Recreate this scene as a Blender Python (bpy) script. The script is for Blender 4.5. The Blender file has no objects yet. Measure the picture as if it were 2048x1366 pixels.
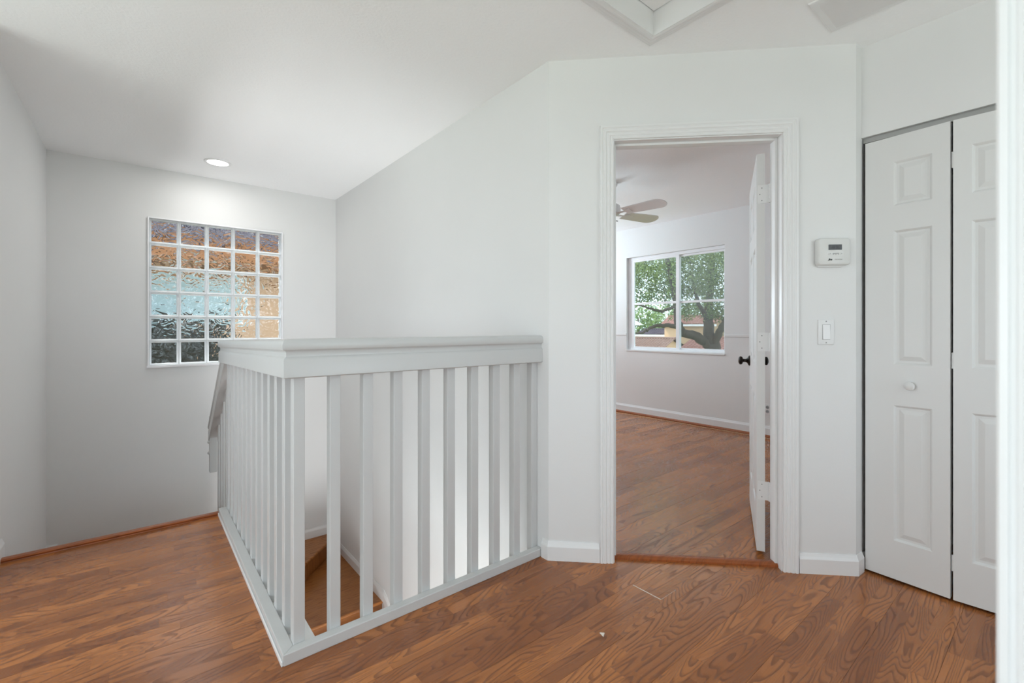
import bpy, bmesh, math, random
from mathutils import Vector, Matrix, noise

random.seed(7)
S = bpy.context.scene
COL = S.collection
R = math.radians
SQ = math.sqrt(0.5)

# ------------------------------------------------------------------ camera
TH = R(39.2185)          # angle of the view from the +Y axis towards +X
CAM_H = 1.135
cd = bpy.data.cameras.new('camera')
cam = bpy.data.objects.new('camera', cd)
COL.objects.link(cam)
cam.location = (0, 0, CAM_H)
cam.rotation_euler = (R(90), 0, -TH)
cd.sensor_width = 36.0
cd.lens = 16.0505
cd.shift_y = -0.01357
cd.clip_start = 0.02
cd.clip_end = 300
cd.dof.use_dof = True
cd.dof.focus_distance = 3.2
cd.dof.aperture_fstop = 3.5
S.camera = cam

# ------------------------------------------------------------------ render look
S.view_settings.view_transform = 'Standard'
S.view_settings.look = 'None'
S.view_settings.gamma = 1.0
S.view_settings.exposure = 0.47
S.view_settings.use_curve_mapping = False
S.cycles.use_denoising = True
S.cycles.max_bounces = 14
S.cycles.diffuse_bounces = 7
S.cycles.glossy_bounces = 5
S.cycles.transmission_bounces = 10
S.cycles.transparent_max_bounces = 16
S.cycles.caustics_reflective = False
S.cycles.caustics_refractive = True
S.cycles.sample_clamp_indirect = 4.0

# ------------------------------------------------------------------ world and sun
W = bpy.data.worlds.new('sky')
S.world = W
W.use_nodes = True
bgn = W.node_tree.nodes['Background']
bgn.inputs['Color'].default_value = (0.72, 0.87, 1.0, 1)
bgn.inputs['Strength'].default_value = 2.2

sl = bpy.data.lights.new('sun', 'SUN')
sl.energy = 8.0
sl.angle = R(5)
sl.color = (1.0, 0.95, 0.86)
so = bpy.data.objects.new('sun', sl)
COL.objects.link(so)
so.rotation_euler = Vector((0.25, -0.50, -0.83)).to_track_quat('-Z', 'Y').to_euler()


def area(name, loc, direction, sx, sy, watts, color=(1, 1, 1)):
    l = bpy.data.lights.new(name, 'AREA')
    l.shape = 'RECTANGLE'
    l.size, l.size_y = sx, sy
    l.energy = watts
    l.color = color
    o = bpy.data.objects.new(name, l)
    COL.objects.link(o)
    o.location = loc
    o.rotation_euler = Vector(direction).to_track_quat('-Z', 'Y').to_euler()
    return o


# unseen area lights added to light the landing, and bedroom side-window daylight
FILL_COL = (0.965, 0.985, 1.0)
area('fill_left_room', (-3.66, 1.30, 1.20), (1, 0.15, 1.0), 3.0, 1.7, 43, FILL_COL)  # added at an unseen window to light the landing from the left
area('fill_rear', (-1.45, -2.46, 1.20), (0, 1, 1.4), 3.0, 1.7, 14, FILL_COL)  # added behind the camera and tilted up at the ceiling
area('fill_closet_hall', (1.75, -2.46, 1.30), (0, 1, 2.5), 1.3, 1.6, 18, FILL_COL)  # added out of view to brighten the ceiling and closet side
area('daylight_bedroom_side_window', (3.40, 5.66, 1.45), (0, -1, 2.2), 1.1, 1.3, 84, (0.76, 0.905, 1.0))
area('fill_lower_stairwell', (0.30, 0.62, -0.95), (0.1, 1, -0.05), 1.2, 0.9, 14, FILL_COL)  # panel added below the landing to brighten the lower stairwell
area('fill_stairwell_up', (0.90, 1.15, -2.30), (-0.25, 0.40, 1.0), 0.5, 1.1, 52, FILL_COL).data.spread = R(150)  # panel added below the stair opening, aimed up to brighten walls and ceiling


# ------------------------------------------------------------------ materials
def nt(name):
    m = bpy.data.materials.new(name)
    m.use_nodes = True
    t = m.node_tree
    return m, t, t.nodes['Principled BSDF']


def N(t, kind, **kw):
    n = t.nodes.new(kind)
    for k, v in kw.items():
        setattr(n, k, v)
    return n


def math_n(t, op, a, b=None, clamp=False):
    n = t.nodes.new('ShaderNodeMath')
    n.operation = op
    n.use_clamp = clamp
    for i, v in enumerate((a, b)):
        if v is None:
            continue
        if isinstance(v, (int, float)):
            n.inputs[i].default_value = v
        else:
            t.links.new(v, n.inputs[i])
    return n.outputs[0]


def mix_c(t, f, a, b):
    n = t.nodes.new('ShaderNodeMix')
    n.data_type = 'RGBA'
    if isinstance(f, (int, float)):
        n.inputs[0].default_value = f
    else:
        t.links.new(f, n.inputs[0])
    for i, v in ((6, a), (7, b)):
        if isinstance(v, tuple):
            n.inputs[i].default_value = (*v, 1) if len(v) == 3 else v
        else:
            t.links.new(v, n.inputs[i])
    return n.outputs[2]


def paint(name, col, rough=0.6, bump=0.0, scale=60, var=0.02, spec=0.5, detail=3):
    m, t, p = nt(name)
    g = N(t, 'ShaderNodeNewGeometry')
    n1 = N(t, 'ShaderNodeTexNoise')
    n1.inputs['Scale'].default_value = 2.3
    t.links.new(g.outputs['Position'], n1.inputs['Vector'])
    d = tuple(c * (1 - var * 2) for c in col)
    t.links.new(mix_c(t, n1.outputs['Fac'], d, col), p.inputs['Base Color'])
    p.inputs['Roughness'].default_value = rough
    p.inputs['Specular IOR Level'].default_value = spec
    if bump:
        n2 = N(t, 'ShaderNodeTexNoise')
        n2.inputs['Scale'].default_value = scale
        n2.inputs['Detail'].default_value = detail
        t.links.new(g.outputs['Position'], n2.inputs['Vector'])
        b = N(t, 'ShaderNodeBump')
        b.inputs['Strength'].default_value = bump
        b.inputs['Distance'].default_value = 0.004
        t.links.new(n2.outputs['Fac'], b.inputs['Height'])
        t.links.new(b.outputs['Normal'], p.inputs['Normal'])
    return m


def wood(name, light, dark, line, rough=0.3, sx=1.5, sy=15.0, rings=11.0, lines=0.75, axis='X', bumpv=0.25, redvar=0.25):
    """oak: contour lines of a stretched noise, every piece offset by its own random number"""
    m, t, p = nt(name)
    g = N(t, 'ShaderNodeNewGeometry')
    at = N(t, 'ShaderNodeAttribute', attribute_name='rnd')
    r = at.outputs['Fac']
    off = N(t, 'ShaderNodeCombineXYZ')
    t.links.new(math_n(t, 'MULTIPLY', r, 37.0), off.inputs[0])
    t.links.new(math_n(t, 'MULTIPLY', r, 91.0), off.inputs[1])
    t.links.new(math_n(t, 'MULTIPLY', r, 17.0), off.inputs[2])

    def coords(ax, ay):
        mp = N(t, 'ShaderNodeMapping')
        mp.inputs['Scale'].default_value = (ax, ay, 1) if axis == 'X' else (ay, ax, 1)
        t.links.new(g.outputs['Position'], mp.inputs['Vector'])
        ad = N(t, 'ShaderNodeVectorMath', operation='ADD')
        t.links.new(mp.outputs[0], ad.inputs[0])
        t.links.new(off.outputs[0], ad.inputs[1])
        return ad.outputs[0]
    n = N(t, 'ShaderNodeTexNoise')
    n.inputs['Scale'].default_value = 1.0
    n.inputs['Detail'].default_value = 1.3
    n.inputs['Roughness'].default_value = 0.42
    n.inputs['Distortion'].default_value = 0.35
    t.links.new(coords(sx, sy), n.inputs['Vector'])
    fr = math_n(t, 'FRACT', math_n(t, 'MULTIPLY', n.outputs['Fac'], rings))
    # saw-tooth rings: sharp dark edge, fading
    mr = N(t, 'ShaderNodeMapRange')
    mr.interpolation_type = 'SMOOTHSTEP'
    mr.inputs['From Min'].default_value = 0.42
    mr.inputs['From Max'].default_value = 0.93
    t.links.new(fr, mr.inputs['Value'])
    ed = N(t, 'ShaderNodeMapRange')
    ed.inputs['From Min'].default_value = 1.0
    ed.inputs['From Max'].default_value = 0.94
    t.links.new(fr, ed.inputs['Value'])
    ln = math_n(t, 'MULTIPLY', mr.outputs[0], ed.outputs[0])
    po = N(t, 'ShaderNodeTexNoise')
    po.inputs['Scale'].default_value = 1.0
    po.inputs['Detail'].default_value = 3.0
    t.links.new(coords(9, 240), po.inputs['Vector'])
    pr = N(t, 'ShaderNodeMapRange')
    pr.inputs['From Min'].default_value = 0.5
    pr.inputs['From Max'].default_value = 0.72
    t.links.new(po.outputs['Fac'], pr.inputs['Value'])
    lg = N(t, 'ShaderNodeTexNoise')
    lg.inputs['Scale'].default_value = 1.0
    lg.inputs['Detail'].default_value = 2.0
    t.links.new(coords(1.1, 6), lg.inputs['Vector'])
    tone = math_n(t, 'ADD', math_n(t, 'MULTIPLY', r, 0.8), math_n(t, 'MULTIPLY', lg.outputs['Fac'], 0.25), True)
    base = mix_c(t, tone, light, dark)
    c1 = mix_c(t, math_n(t, 'MULTIPLY', ln, lines), base, line)
    c2 = mix_c(t, math_n(t, 'MULTIPLY', pr.outputs[0], 0.30), c1, line)
    t.links.new(c2, p.inputs['Base Color'])
    t.links.new(math_n(t, 'ADD', math_n(t, 'MULTIPLY', ln, 0.12), rough), p.inputs['Roughness'])
    p.inputs['Specular IOR Level'].default_value = 0.40
    p.inputs['Coat Weight'].default_value = 0.08
    p.inputs['Coat Roughness'].default_value = 0.22
    b = N(t, 'ShaderNodeBump')
    b.inputs['Strength'].default_value = bumpv
    b.inputs['Distance'].default_value = 0.0012
    b.invert = True
    t.links.new(math_n(t, 'ADD', ln, math_n(t, 'MULTIPLY', pr.outputs[0], 0.5)), b.inputs['Height'])
    t.links.new(b.outputs['Normal'], p.inputs['Normal'])
    return m


def plain(name, col, rough=0.5, metal=0.0, spec=0.5):
    m, t, p = nt(name)
    g = N(t, 'ShaderNodeNewGeometry')
    n1 = N(t, 'ShaderNodeTexNoise')
    n1.inputs['Scale'].default_value = 9
    t.links.new(g.outputs['Position'], n1.inputs['Vector'])
    t.links.new(mix_c(t, n1.outputs['Fac'], tuple(c * 0.93 for c in col), tuple(min(1, c * 1.05) for c in col)), p.inputs['Base Color'])
    p.inputs['Roughness'].default_value = rough
    p.inputs['Metallic'].default_value = metal
    p.inputs['Specular IOR Level'].default_value = spec
    return m


M = {}
M['wall'] = paint('wall_paint', (0.77, 0.77, 0.767), 0.55, 0.05, 130)
M['wall_warm'] = M['wall']
M['ceiling'] = paint('ceiling_texture_paint', (0.93, 0.935, 0.94), 0.8, 0.35, 75, 0.01, 0.3)
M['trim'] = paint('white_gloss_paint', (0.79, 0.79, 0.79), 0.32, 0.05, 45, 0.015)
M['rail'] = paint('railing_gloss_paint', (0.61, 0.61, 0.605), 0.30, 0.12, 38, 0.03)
M['door'] = paint('door_satin_paint', (0.72, 0.72, 0.712), 0.42, 0.03, 60, 0.015)
M['floor'] = wood('oak_laminate', (0.52, 0.195, 0.058), (0.25, 0.085, 0.029), (0.125, 0.040, 0.013), 0.22, 1.25, 9.0, 30.0, 0.62, bumpv=0.10)
M['oak'] = wood('oak_stair', (0.37, 0.135, 0.028), (0.25, 0.085, 0.017), (0.10, 0.03, 0.008), 0.33, 2.0, 26, 7, 0.5)
M['stain'] = wood('stained_moulding', (0.34, 0.092, 0.022), (0.25, 0.062, 0.015), (0.09, 0.022, 0.006), 0.3, 3, 40, 5, 0.4)
M['bounce_carpet'] = paint('cream_bounce_carpet', (0.78, 0.77, 0.74), 0.95, 0.6, 300, 0.05, 0.1)  # pale colour of an unseen floor cover added as a reflector
M['slab'] = plain('subfloor', (0.06, 0.035, 0.02), 0.9)
M['plastic'] = plain('white_plastic', (0.70, 0.70, 0.685), 0.4)
M['lcd'] = plain('grey_display', (0.055, 0.055, 0.052), 0.25)
M['ink'] = plain('dark_print', (0.06, 0.06, 0.06), 0.6)
M['ink_grey'] = plain('grey_print', (0.33, 0.33, 0.33), 0.6)
M['bronze'] = plain('oil_rubbed_bronze', (0.028, 0.022, 0.018), 0.35, 0.8)
M['steel'] = plain('grey_steel', (0.38, 0.38, 0.37), 0.4, 0.6)
M['dark'] = plain('dark_gap', (0.02, 0.02, 0.02), 0.9)
M['vinyl'] = plain('white_vinyl', (0.88, 0.88, 0.90), 0.35)
M['mortar'] = plain('light_mortar', (0.62, 0.63, 0.64), 0.8)
M['stucco'] = paint('peach_stucco', (0.66, 0.42, 0.27), 0.9, 0.4, 40, 0.05)
M['stucco_white'] = paint('pale_stucco', (0.70, 0.69, 0.72), 0.9, 0.4, 40, 0.05)
M['fascia'] = plain('orange_brown_fascia', (0.31, 0.115, 0.032), 0.6)
M['tile'] = paint('clay_roof_tile', (0.150, 0.088, 0.068), 0.85, 0.3, 8, 0.25)
M['tile_red'] = paint('red_clay_roof_tile', (0.19, 0.085, 0.068), 0.85, 0.3, 8, 0.2)
M['tile_slate'] = paint('mauve_roof_tile', (0.060, 0.052, 0.072), 0.9, 0.3, 8, 0.25, 0.15)
M['teal'] = plain('sky_reflection_glass', (0.40, 0.53, 0.56), 0.08)  # teal of the reflected sky is put into the pane colour
M['hedge_dark'] = plain('dark_hedge', (0.035, 0.038, 0.028), 0.8)
M['grass'] = paint('lawn', (0.10, 0.16, 0.05), 0.95, 0.3, 12, 0.2)
M['bark'] = paint('oak_bark', (0.11, 0.085, 0.065), 0.95, 0.8, 14, 0.25)
M['cable'] = plain('cream_cable', (0.75, 0.55, 0.36), 0.5)
M['chip'] = plain('pale_paint_chip', (0.85, 0.78, 0.70), 0.7)

m, t, p = nt('fan_white')
p.inputs['Base Color'].default_value = (0.82, 0.82, 0.82, 1)
p.inputs['Roughness'].default_value = 0.16
M['fan'] = m

m, t, p = nt('lamp_lens')
p.inputs['Base Color'].default_value = (1, 1, 1, 1)
p.inputs['Emission Color'].default_value = (1, 0.99, 0.97, 1)
p.inputs['Emission Strength'].default_value = 5.0
M['lens'] = m

# glass-block edge: white translucent
m, t, p = nt('glass_block_edge')
p.inputs['Base Color'].default_value = (0.93, 0.95, 0.96, 1)
p.inputs['Roughness'].default_value = 0.25
tr = N(t, 'ShaderNodeBsdfTranslucent')
tr.inputs['Color'].default_value = (0.96, 0.98, 1.0, 1)
mx = N(t, 'ShaderNodeMixShader')
mx.inputs[0].default_value = 0.85
t.links.new(p.outputs[0], mx.inputs[1])
t.links.new(tr.outputs[0], mx.inputs[2])
t.links.new(mx.outputs[0], t.nodes['Material Output'].inputs[0])
M['block_edge'] = m

# wavy glass of the blocks
m, t, p = nt('wavy_block_glass')
t.nodes.remove(p)
gl = N(t, 'ShaderNodeBsdfGlass')
gl.inputs['Color'].default_value = (0.97, 0.985, 0.98, 1)
gl.inputs['Roughness'].default_value = 0.0
gl.inputs['IOR'].default_value = 1.45
g = N(t, 'ShaderNodeNewGeometry')
mp = N(t, 'ShaderNodeMapping')
mp.inputs['Scale'].default_value = (1, 1, 1.15)
t.links.new(g.outputs['Position'], mp.inputs['Vector'])
nz = N(t, 'ShaderNodeTexNoise')
nz.inputs['Scale'].default_value = 13
nz.inputs['Detail'].default_value = 1.0
nz.inputs['Distortion'].default_value = 1.4
t.links.new(mp.outputs[0], nz.inputs['Vector'])
bp = N(t, 'ShaderNodeBump')
bp.inputs['Strength'].default_value = 1.0
bp.inputs['Distance'].default_value = 0.0075
t.links.new(nz.outputs['Fac'], bp.inputs['Height'])
t.links.new(bp.outputs['Normal'], gl.inputs['Normal'])
t.links.new(gl.outputs[0], t.nodes['Material Output'].inputs[0])
M['block_glass'] = m


def pane_mat(name, tint, gloss=0.06):
    m, t, p = nt(name)
    t.nodes.remove(p)
    a = N(t, 'ShaderNodeBsdfTransparent')
    a.inputs['Color'].default_value = (*tint, 1)
    b = N(t, 'ShaderNodeBsdfGlossy')
    b.inputs['Roughness'].default_value = 0.02
    nzz = N(t, 'ShaderNodeTexNoise')
    nzz.inputs['Scale'].default_value = 3.0
    mr = N(t, 'ShaderNodeMapRange')
    mr.inputs['To Min'].default_value = gloss * 0.8
    mr.inputs['To Max'].default_value = gloss * 1.2
    t.links.new(nzz.outputs['Fac'], mr.inputs['Value'])
    x = N(t, 'ShaderNodeMixShader')
    t.links.new(mr.outputs[0], x.inputs[0])
    t.links.new(a.outputs[0], x.inputs[1])
    t.links.new(b.outputs[0], x.inputs[2])
    t.links.new(x.outputs[0], t.nodes['Material Output'].inputs[0])
    return m


M['pane'] = pane_mat('clear_window_glass', (0.96, 0.98, 0.97))

# insect screen: grey mesh that lets about two thirds through
m, t, p = nt('insect_screen')
p.inputs['Base Color'].default_value = (0.13, 0.13, 0.125, 1)
p.inputs['Roughness'].default_value = 0.8
a = N(t, 'ShaderNodeBsdfTransparent')
x = N(t, 'ShaderNodeMixShader')
x.inputs[0].default_value = 0.80
t.links.new(p.outputs[0], x.inputs[1])
t.links.new(a.outputs[0], x.inputs[2])
t.links.new(x.outputs[0], t.nodes['Material Output'].inputs[0])
M['screen'] = m


def leaf_mat(name, c1, c2):
    m, t, p = nt(name)
    at = N(t, 'ShaderNodeAttribute', attribute_name='rnd')
    col = mix_c(t, at.outputs['Fac'], c1, c2)
    t.links.new(col, p.inputs['Base Color'])
    p.inputs['Roughness'].default_value = 0.5
    tr = N(t, 'ShaderNodeBsdfTranslucent')
    t.links.new(col, tr.inputs['Color'])
    x = N(t, 'ShaderNodeMixShader')
    x.inputs[0].default_value = 0.4
    t.links.new(p.outputs[0], x.inputs[1])
    t.links.new(tr.outputs[0], x.inputs[2])
    t.links.new(x.outputs[0], t.nodes['Material Output'].inputs[0])
    return m


M['leaf'] = leaf_mat('oak_leaf', (0.05, 0.10, 0.03), (0.30, 0.41, 0.13))
M['leaf_far'] = leaf_mat('far_leaf', (0.07, 0.13, 0.04), (0.26, 0.36, 0.15))
M['leaf_dark'] = leaf_mat('dark_shrub_leaf', (0.012, 0.014, 0.010), (0.05, 0.05, 0.035))


# ------------------------------------------------------------------ mesh helpers
ORI = {}          # world origin of each object


class MB:
    def __init__(self, mat=None):
        self.v, self.f, self.r, self.T = [], [], [], mat

    def add(self, vs, fs, rnd=None):
        o = len(self.v)
        for v in vs:
            v = Vector(v)
            self.v.append(self.T @ v if self.T else v)
        for f in fs:
            self.f.append(tuple(i + o for i in f))
            self.r.append(rnd)
        return self

    def box(self, x0, x1, y0, y1, z0, z1, rnd=None):
        return self.add([(x0, y0, z0), (x1, y0, z0), (x1, y1, z0), (x0, y1, z0), (x0, y0, z1), (x1, y0, z1), (x1, y1, z1), (x0, y1, z1)],
                        [(0, 3, 2, 1), (4, 5, 6, 7), (0, 1, 5, 4), (1, 2, 6, 5), (2, 3, 7, 6), (3, 0, 4, 7)], rnd)

    def prism(self, poly, z0, z1, rnd=None):
        n = len(poly)
        vs = [(x, y, z0) for x, y in poly] + [(x, y, z1) for x, y in poly]
        fs = [tuple(range(n - 1, -1, -1)), tuple(range(n, 2 * n))]
        fs += [(i, (i + 1) % n, n + (i + 1) % n, n + i) for i in range(n)]
        return self.add(vs, fs, rnd)

    def loft(self, rings, closed=True, caps=True):
        """rings: lists of equal length of points"""
        n = len(rings[0])
        vs = [p for r in rings for p in r]
        fs = []
        for k in range(len(rings) - 1):
            for i in range(n if closed else n - 1):
                j = (i + 1) % n
                fs.append((k * n + i, k * n + j, (k + 1) * n + j, (k + 1) * n + i))
        if caps and closed:
            fs.append(tuple(range(n - 1, -1, -1)))
            fs.append(tuple((len(rings) - 1) * n + i for i in range(n)))
        return self.add(vs, fs)

    def lathe(self, prof, o, axis=(0, 0, 1), seg=24, caps=True):
        a = Vector(axis).normalized()
        u = a.orthogonal().normalized()
        w = a.cross(u)
        o = Vector(o)
        rings = []
        for r, h in prof:
            rings.append([o + a * h + (u * math.cos(2 * math.pi * i / seg) + w * math.sin(2 * math.pi * i / seg)) * r for i in range(seg)])
        return self.loft(rings, True, caps)

    def tube(self, pts, rad, seg=8):
        pts = [Vector(q) for q in pts]
        rings = []
        for i, q in enumerate(pts):
            d = (pts[min(i + 1, len(pts) - 1)] - pts[max(i - 1, 0)]).normalized()
            u = d.orthogonal().normalized() if i == 0 else (u - d * u.dot(d)).normalized()
            w = d.cross(u)
            rr = rad[i] if isinstance(rad, (list, tuple)) else rad
            rings.append([q + (u * math.cos(2 * math.pi * k / seg) + w * math.sin(2 * math.pi * k / seg)) * rr for k in range(seg)])
        return self.loft(rings)

    def build(self, name, mat, parent=None, bevel=0.0, smooth=False, origin=None, fix=True):
        vs = self.v
        if origin is None:
            xs = [v.x for v in vs]; ys = [v.y for v in vs]; zs = [v.z for v in vs]
            origin = Vector(((min(xs) + max(xs)) / 2, (min(ys) + max(ys)) / 2, min(zs)))
        origin = Vector(origin)
        me = bpy.data.meshes.new(name)
        me.from_pydata([v - origin for v in vs], [], self.f)
        if fix:
            bm = bmesh.new()
            bm.from_mesh(me)
            bmesh.ops.recalc_face_normals(bm, faces=bm.faces)
            bm.to_mesh(me)
            bm.free()
        if any(x is not None for x in self.r):
            a = me.attributes.new('rnd', 'FLOAT', 'FACE')
            a.data.foreach_set('value', [0.5 if x is None else x for x in self.r])
        if mat:
            me.materials.append(M[mat] if isinstance(mat, str) else mat)
        if smooth:
            me.polygons.foreach_set('use_smooth', [True] * len(me.polygons))
            if smooth != 'all':
                me.set_sharp_from_angle(angle=R(38))
        o = bpy.data.objects.new(name, me)
        COL.objects.link(o)
        ORI[o] = origin
        if parent:
            o.parent = parent
            o.location = origin - ORI[parent]
        else:
            o.location = origin
        if bevel:
            b = o.modifiers.new('bevel', 'BEVEL')
            b.width = bevel
            b.segments = 2
            b.limit_method = 'ANGLE'
        return o


def tag(o, label, cat=None, group=None, kind=None):
    o['label'] = label
    if cat:
        o['category'] = cat
    if group:
        o['group'] = group
    if kind:
        o['kind'] = kind
    return o


def empty(name, loc, label, cat, group=None, kind=None):
    o = bpy.data.objects.new(name, None)
    o.empty_display_size = 0.1
    COL.objects.link(o)
    o.location = loc
    ORI[o] = Vector(loc)
    return tag(o, label, cat, group, kind)


def dup(o, shift, parent):
    """a copy of a part, moved by shift"""
    c = o.copy()
    COL.objects.link(c)
    ORI[c] = ORI[o] + Vector(shift)
    c.parent = parent
    c.location = ORI[c] - ORI[parent]
    return c


def frame(origin, ang):
    return Matrix.Translation(Vector(origin)) @ Matrix.Rotation(ang, 4, 'Z')


ANG = frame((1.553, 1.62, 0), R(-45))       # angled wall: x along the wall, y into the bedroom
CEIL = 2.44
LOW = -2.75
WX_L, WY_B, WX_M, WX_C = -0.53, 4.75, 1.553, 2.614
BX = 5.03                                    # bedroom window wall


def wall(name, mb, label, mat='wall'):
    return tag(mb.build(name, mat), label, 'wall', kind='structure')


# ------------------------------------------------------------------ shell
wall('wall_left', MB().box(-0.65, WX_L, 2.9, 4.87, LOW, CEIL), 'white wall on the open side of the stair top, with the stair nosing at its foot')
wall('wall_left_room', MB().box(-3.72, -0.65, 2.9, 3.02, 0, CEIL), 'white partition of the room beside the landing')
gx0, gx1, gz0, gz1 = 0.051, 1.056, 0.815, 2.038
wall('wall_back', MB().box(-0.53, gx0, WY_B, 4.87, LOW, CEIL).box(gx1, WX_M, WY_B, 4.87, LOW, CEIL).box(gx0, gx1, WY_B, 4.87, LOW, gz0).box(gx0, gx1, WY_B, 4.87, gz1, CEIL),
     'white stairwell wall holding the glass block window')
wall('wall_middle', MB().prism([(1.553, 1.62), (1.673, 1.663), (1.673, 4.87), (1.553, 4.87)], LOW, CEIL), 'bright white wall along the stairwell, between glass blocks and bedroom doorway')
D0, D1, DZ = 0.300, 1.101, 2.055             # rough opening of the bedroom door
wall('wall_angled', MB(ANG).box(0, D0, 0, 0.115, 0, CEIL).box(D1, 1.407, 0, 0.115, 0, CEIL).box(D0, D1, 0, 0.115, DZ, CEIL), 'white angled wall with the bedroom doorway, thermostat and switch')
wall('wall_closet', MB().prism([(2.548, 0.625), (2.614, 0.621), (2.73, 0.621), (2.73, 0.80), (2.536, 0.80)], 0, CEIL).box(WX_C, 2.73, 0.0, 0.621, 2.02, CEIL).box(WX_C, 2.73, -2.52, 0.0, 0, CEIL),
     'white wall around the bifold closet')
wall('wall_closet_inside', MB().box(3.30, 3.42, -0.12, 0.80, 0, CEIL).box(2.73, 3.30, -0.12, 0.0, 0, CEIL).box(2.73, 3.30, 0.68, 0.80, 0, CEIL), 'plain walls inside the closet')
wall('wall_bedroom_side', MB().box(3.42, 5.15, 0.68, 0.80, 0, CEIL), 'bedroom wall hidden by the open door')
by0, by1, bz0, bz1 = 2.432, 3.750, 0.830, 2.060
wall('wall_bedroom_window', MB().box(BX, 5.15, 0.80, by0, 0, CEIL).box(BX, 5.15, by1, 5.72, 0, CEIL).box(BX, 5.15, by0, by1, 0, bz0).box(BX, 5.15, by0, by1, bz1, CEIL), 'pale grey bedroom wall around the sliding window')
wall('wall_bedroom_far', MB().box(1.553, 2.85, 5.60, 5.72, 0, CEIL).box(3.95, BX, 5.60, 5.72, 0, CEIL).box(2.85, 3.95, 5.60, 5.72, 0, 0.80).box(2.85, 3.95, 5.60, 5.72, 2.10, CEIL).box(1.553, 1.673, 4.87, 5.60, 0, CEIL), 'bedroom wall with a second window beyond the doorway')
wall('wall_near', MB().box(0.735, 0.86, -2.52, 0.048, 0, CEIL), 'end of the white wall beside the camera')
wall('wall_rear', MB().box(-3.72, -2.95, -2.52, -2.40, 0, CEIL).box(0.05, 1.10, -2.52, -2.40, 0, CEIL).box(2.40, 2.614, -2.52, -2.40, 0, CEIL).box(1.10, 2.40, -2.52, -2.40, 0, 0.5).box(1.10, 2.40, -2.52, -2.40, 2.1, CEIL).box(-2.95, 0.05, -2.52, -2.40, 0, 0.5).box(-2.95, 0.05, -2.52, -2.40, 2.2, CEIL), 'rear wall with wide unseen windows added for light')
wall('wall_room_window', MB().box(-3.72, -3.60, -2.40, -0.20, 0, CEIL).box(-3.72, -3.60, 2.80, 2.90, 0, CEIL).box(-3.72, -3.60, -0.20, 2.80, 0, 0.5).box(-3.72, -3.60, -0.20, 2.80, 2.2, CEIL), 'side wall of the room with a wide unseen window added for light')
wall('wall_stair_foot', MB().box(-0.65, 1.673, 0.40, 0.52, LOW, -0.30), 'white wall at the foot of the stairs')

# ceiling with the attic hatch hole
hx0, hx1, hy0, hy1 = 1.17, 1.765, 0.60, 1.172
tag(MB().box(-3.72, hx0, -2.52, 4.87, CEIL, 2.60).box(hx1, 5.15, -2.52, 5.72, CEIL, 2.60).box(hx0, hx1, -2.52, hy0, CEIL, 2.60).box(hx0, hx1, hy1, 4.87, CEIL, 2.60).box(1.553, hx1, 4.87, 5.72, CEIL, 2.60).build('ceiling', 'ceiling'),
    'white ceiling with a fine sprayed texture', 'ceiling', kind='structure')

# ------------------------------------------------------------------ floor: boards laid along X
SX0, SY0, SY1 = 0.487, 1.735, 3.262           # edge of the stair opening
ZF = -0.012
fl = MB().box(-3.72, 5.15, -2.52, SY0, -0.30, ZF).box(-3.72, SX0, SY0, SY1, -0.30, ZF).box(1.60, 5.15, SY0, 5.72, -0.30, ZF).build('floor', 'slab')
tag(fl, 'reddish brown oak laminate floor of landing and bedroom', 'floor', kind='structure')

ct, st_ = math.cos(TH), math.sin(TH)


def proj(x, y, z):
    r = x * ct - y * st_
    f = x * st_ + y * ct
    if f < 0.05:
        return None
    return 1024 + 913.1 * r / f, 655.2 - 913.1 * (z - CAM_H) / f, f


MB().box(-3.60, -0.70, -2.40, 2.90, ZF, 0.006).box(-0.70, WX_C, -2.40, -0.45, ZF, 0.006).build('pale_bounce_carpet', 'bounce_carpet', fl)  # unseen pale floor cover added to bounce neutral light onto the ceiling
SW = 0.0637
strips = []
rr = random.Random(21)
row = 0
y = -2.4
while y < 5.6:
    y1 = y + SW
    board = row // 3
    # spans of floor in this row
    segs = []
    for (ya, yb, xa, xb) in ((-0.45, SY0, -0.70, BX - 0.001), (SY0, SY1, -0.70, SX0), (SY0, 5.6, 1.60, BX - 0.001)):
        a, b = max(y, ya), min(y1, yb)
        if b - a > 0.004:
            segs.append((a, b, xa, xb))
    for (a, b, xa, xb) in segs:
        rb = random.Random(row * 17 + int(xa * 10))
        x = xa - rb.random() * 0.45
        if row == 57:
            x = 1.687 - 0.4 * 14
        while x < xb:
            L = rb.choice((0.28, 0.36, 0.42, 0.46, 0.55))
            p0, p1 = max(x, xa), min(x + L, xb)
            if p1 - p0 > 0.01:
                strips.append((p0, p1, a, b, row, rb.random()))
            x += L
    y = y1
    row += 1


def strip_mesh(mb, s):
    x0, x1, y0, y1, row, rnd = s
    e0 = 0.0004 if row % 3 == 0 else 0.00008
    e1 = 0.0004 if row % 3 == 2 else 0.00008
    x0 += 0.0001; x1 -= 0.0001; y0 += e0; y1 -= e1
    mb.box(x0, x1, y0, y1, ZF, 0.0, rnd)


def score(s):
    x0, x1, y0, y1 = s[:4]
    cx, cy = (x0 + x1) / 2, (y0 + y1) / 2
    q = proj(cx, cy, 0)
    if not q:
        return 0
    u, v, f = q
    if not (-90 < u < 2130 and v < 1420):
        return 0
    if cx + cy > 3.20 and cx > 1.55:
        if not (1225 < u < 1545) or cx + cy < 3.2:
            return 0
    if cx > 2.62 and cy < 0.62:
        return 0
    if u > 1985 and v < 1366 + 60 and cx > 0.75:
        return 0
    return (x1 - x0) * (y1 - y0) * CAM_H / f ** 3


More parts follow.
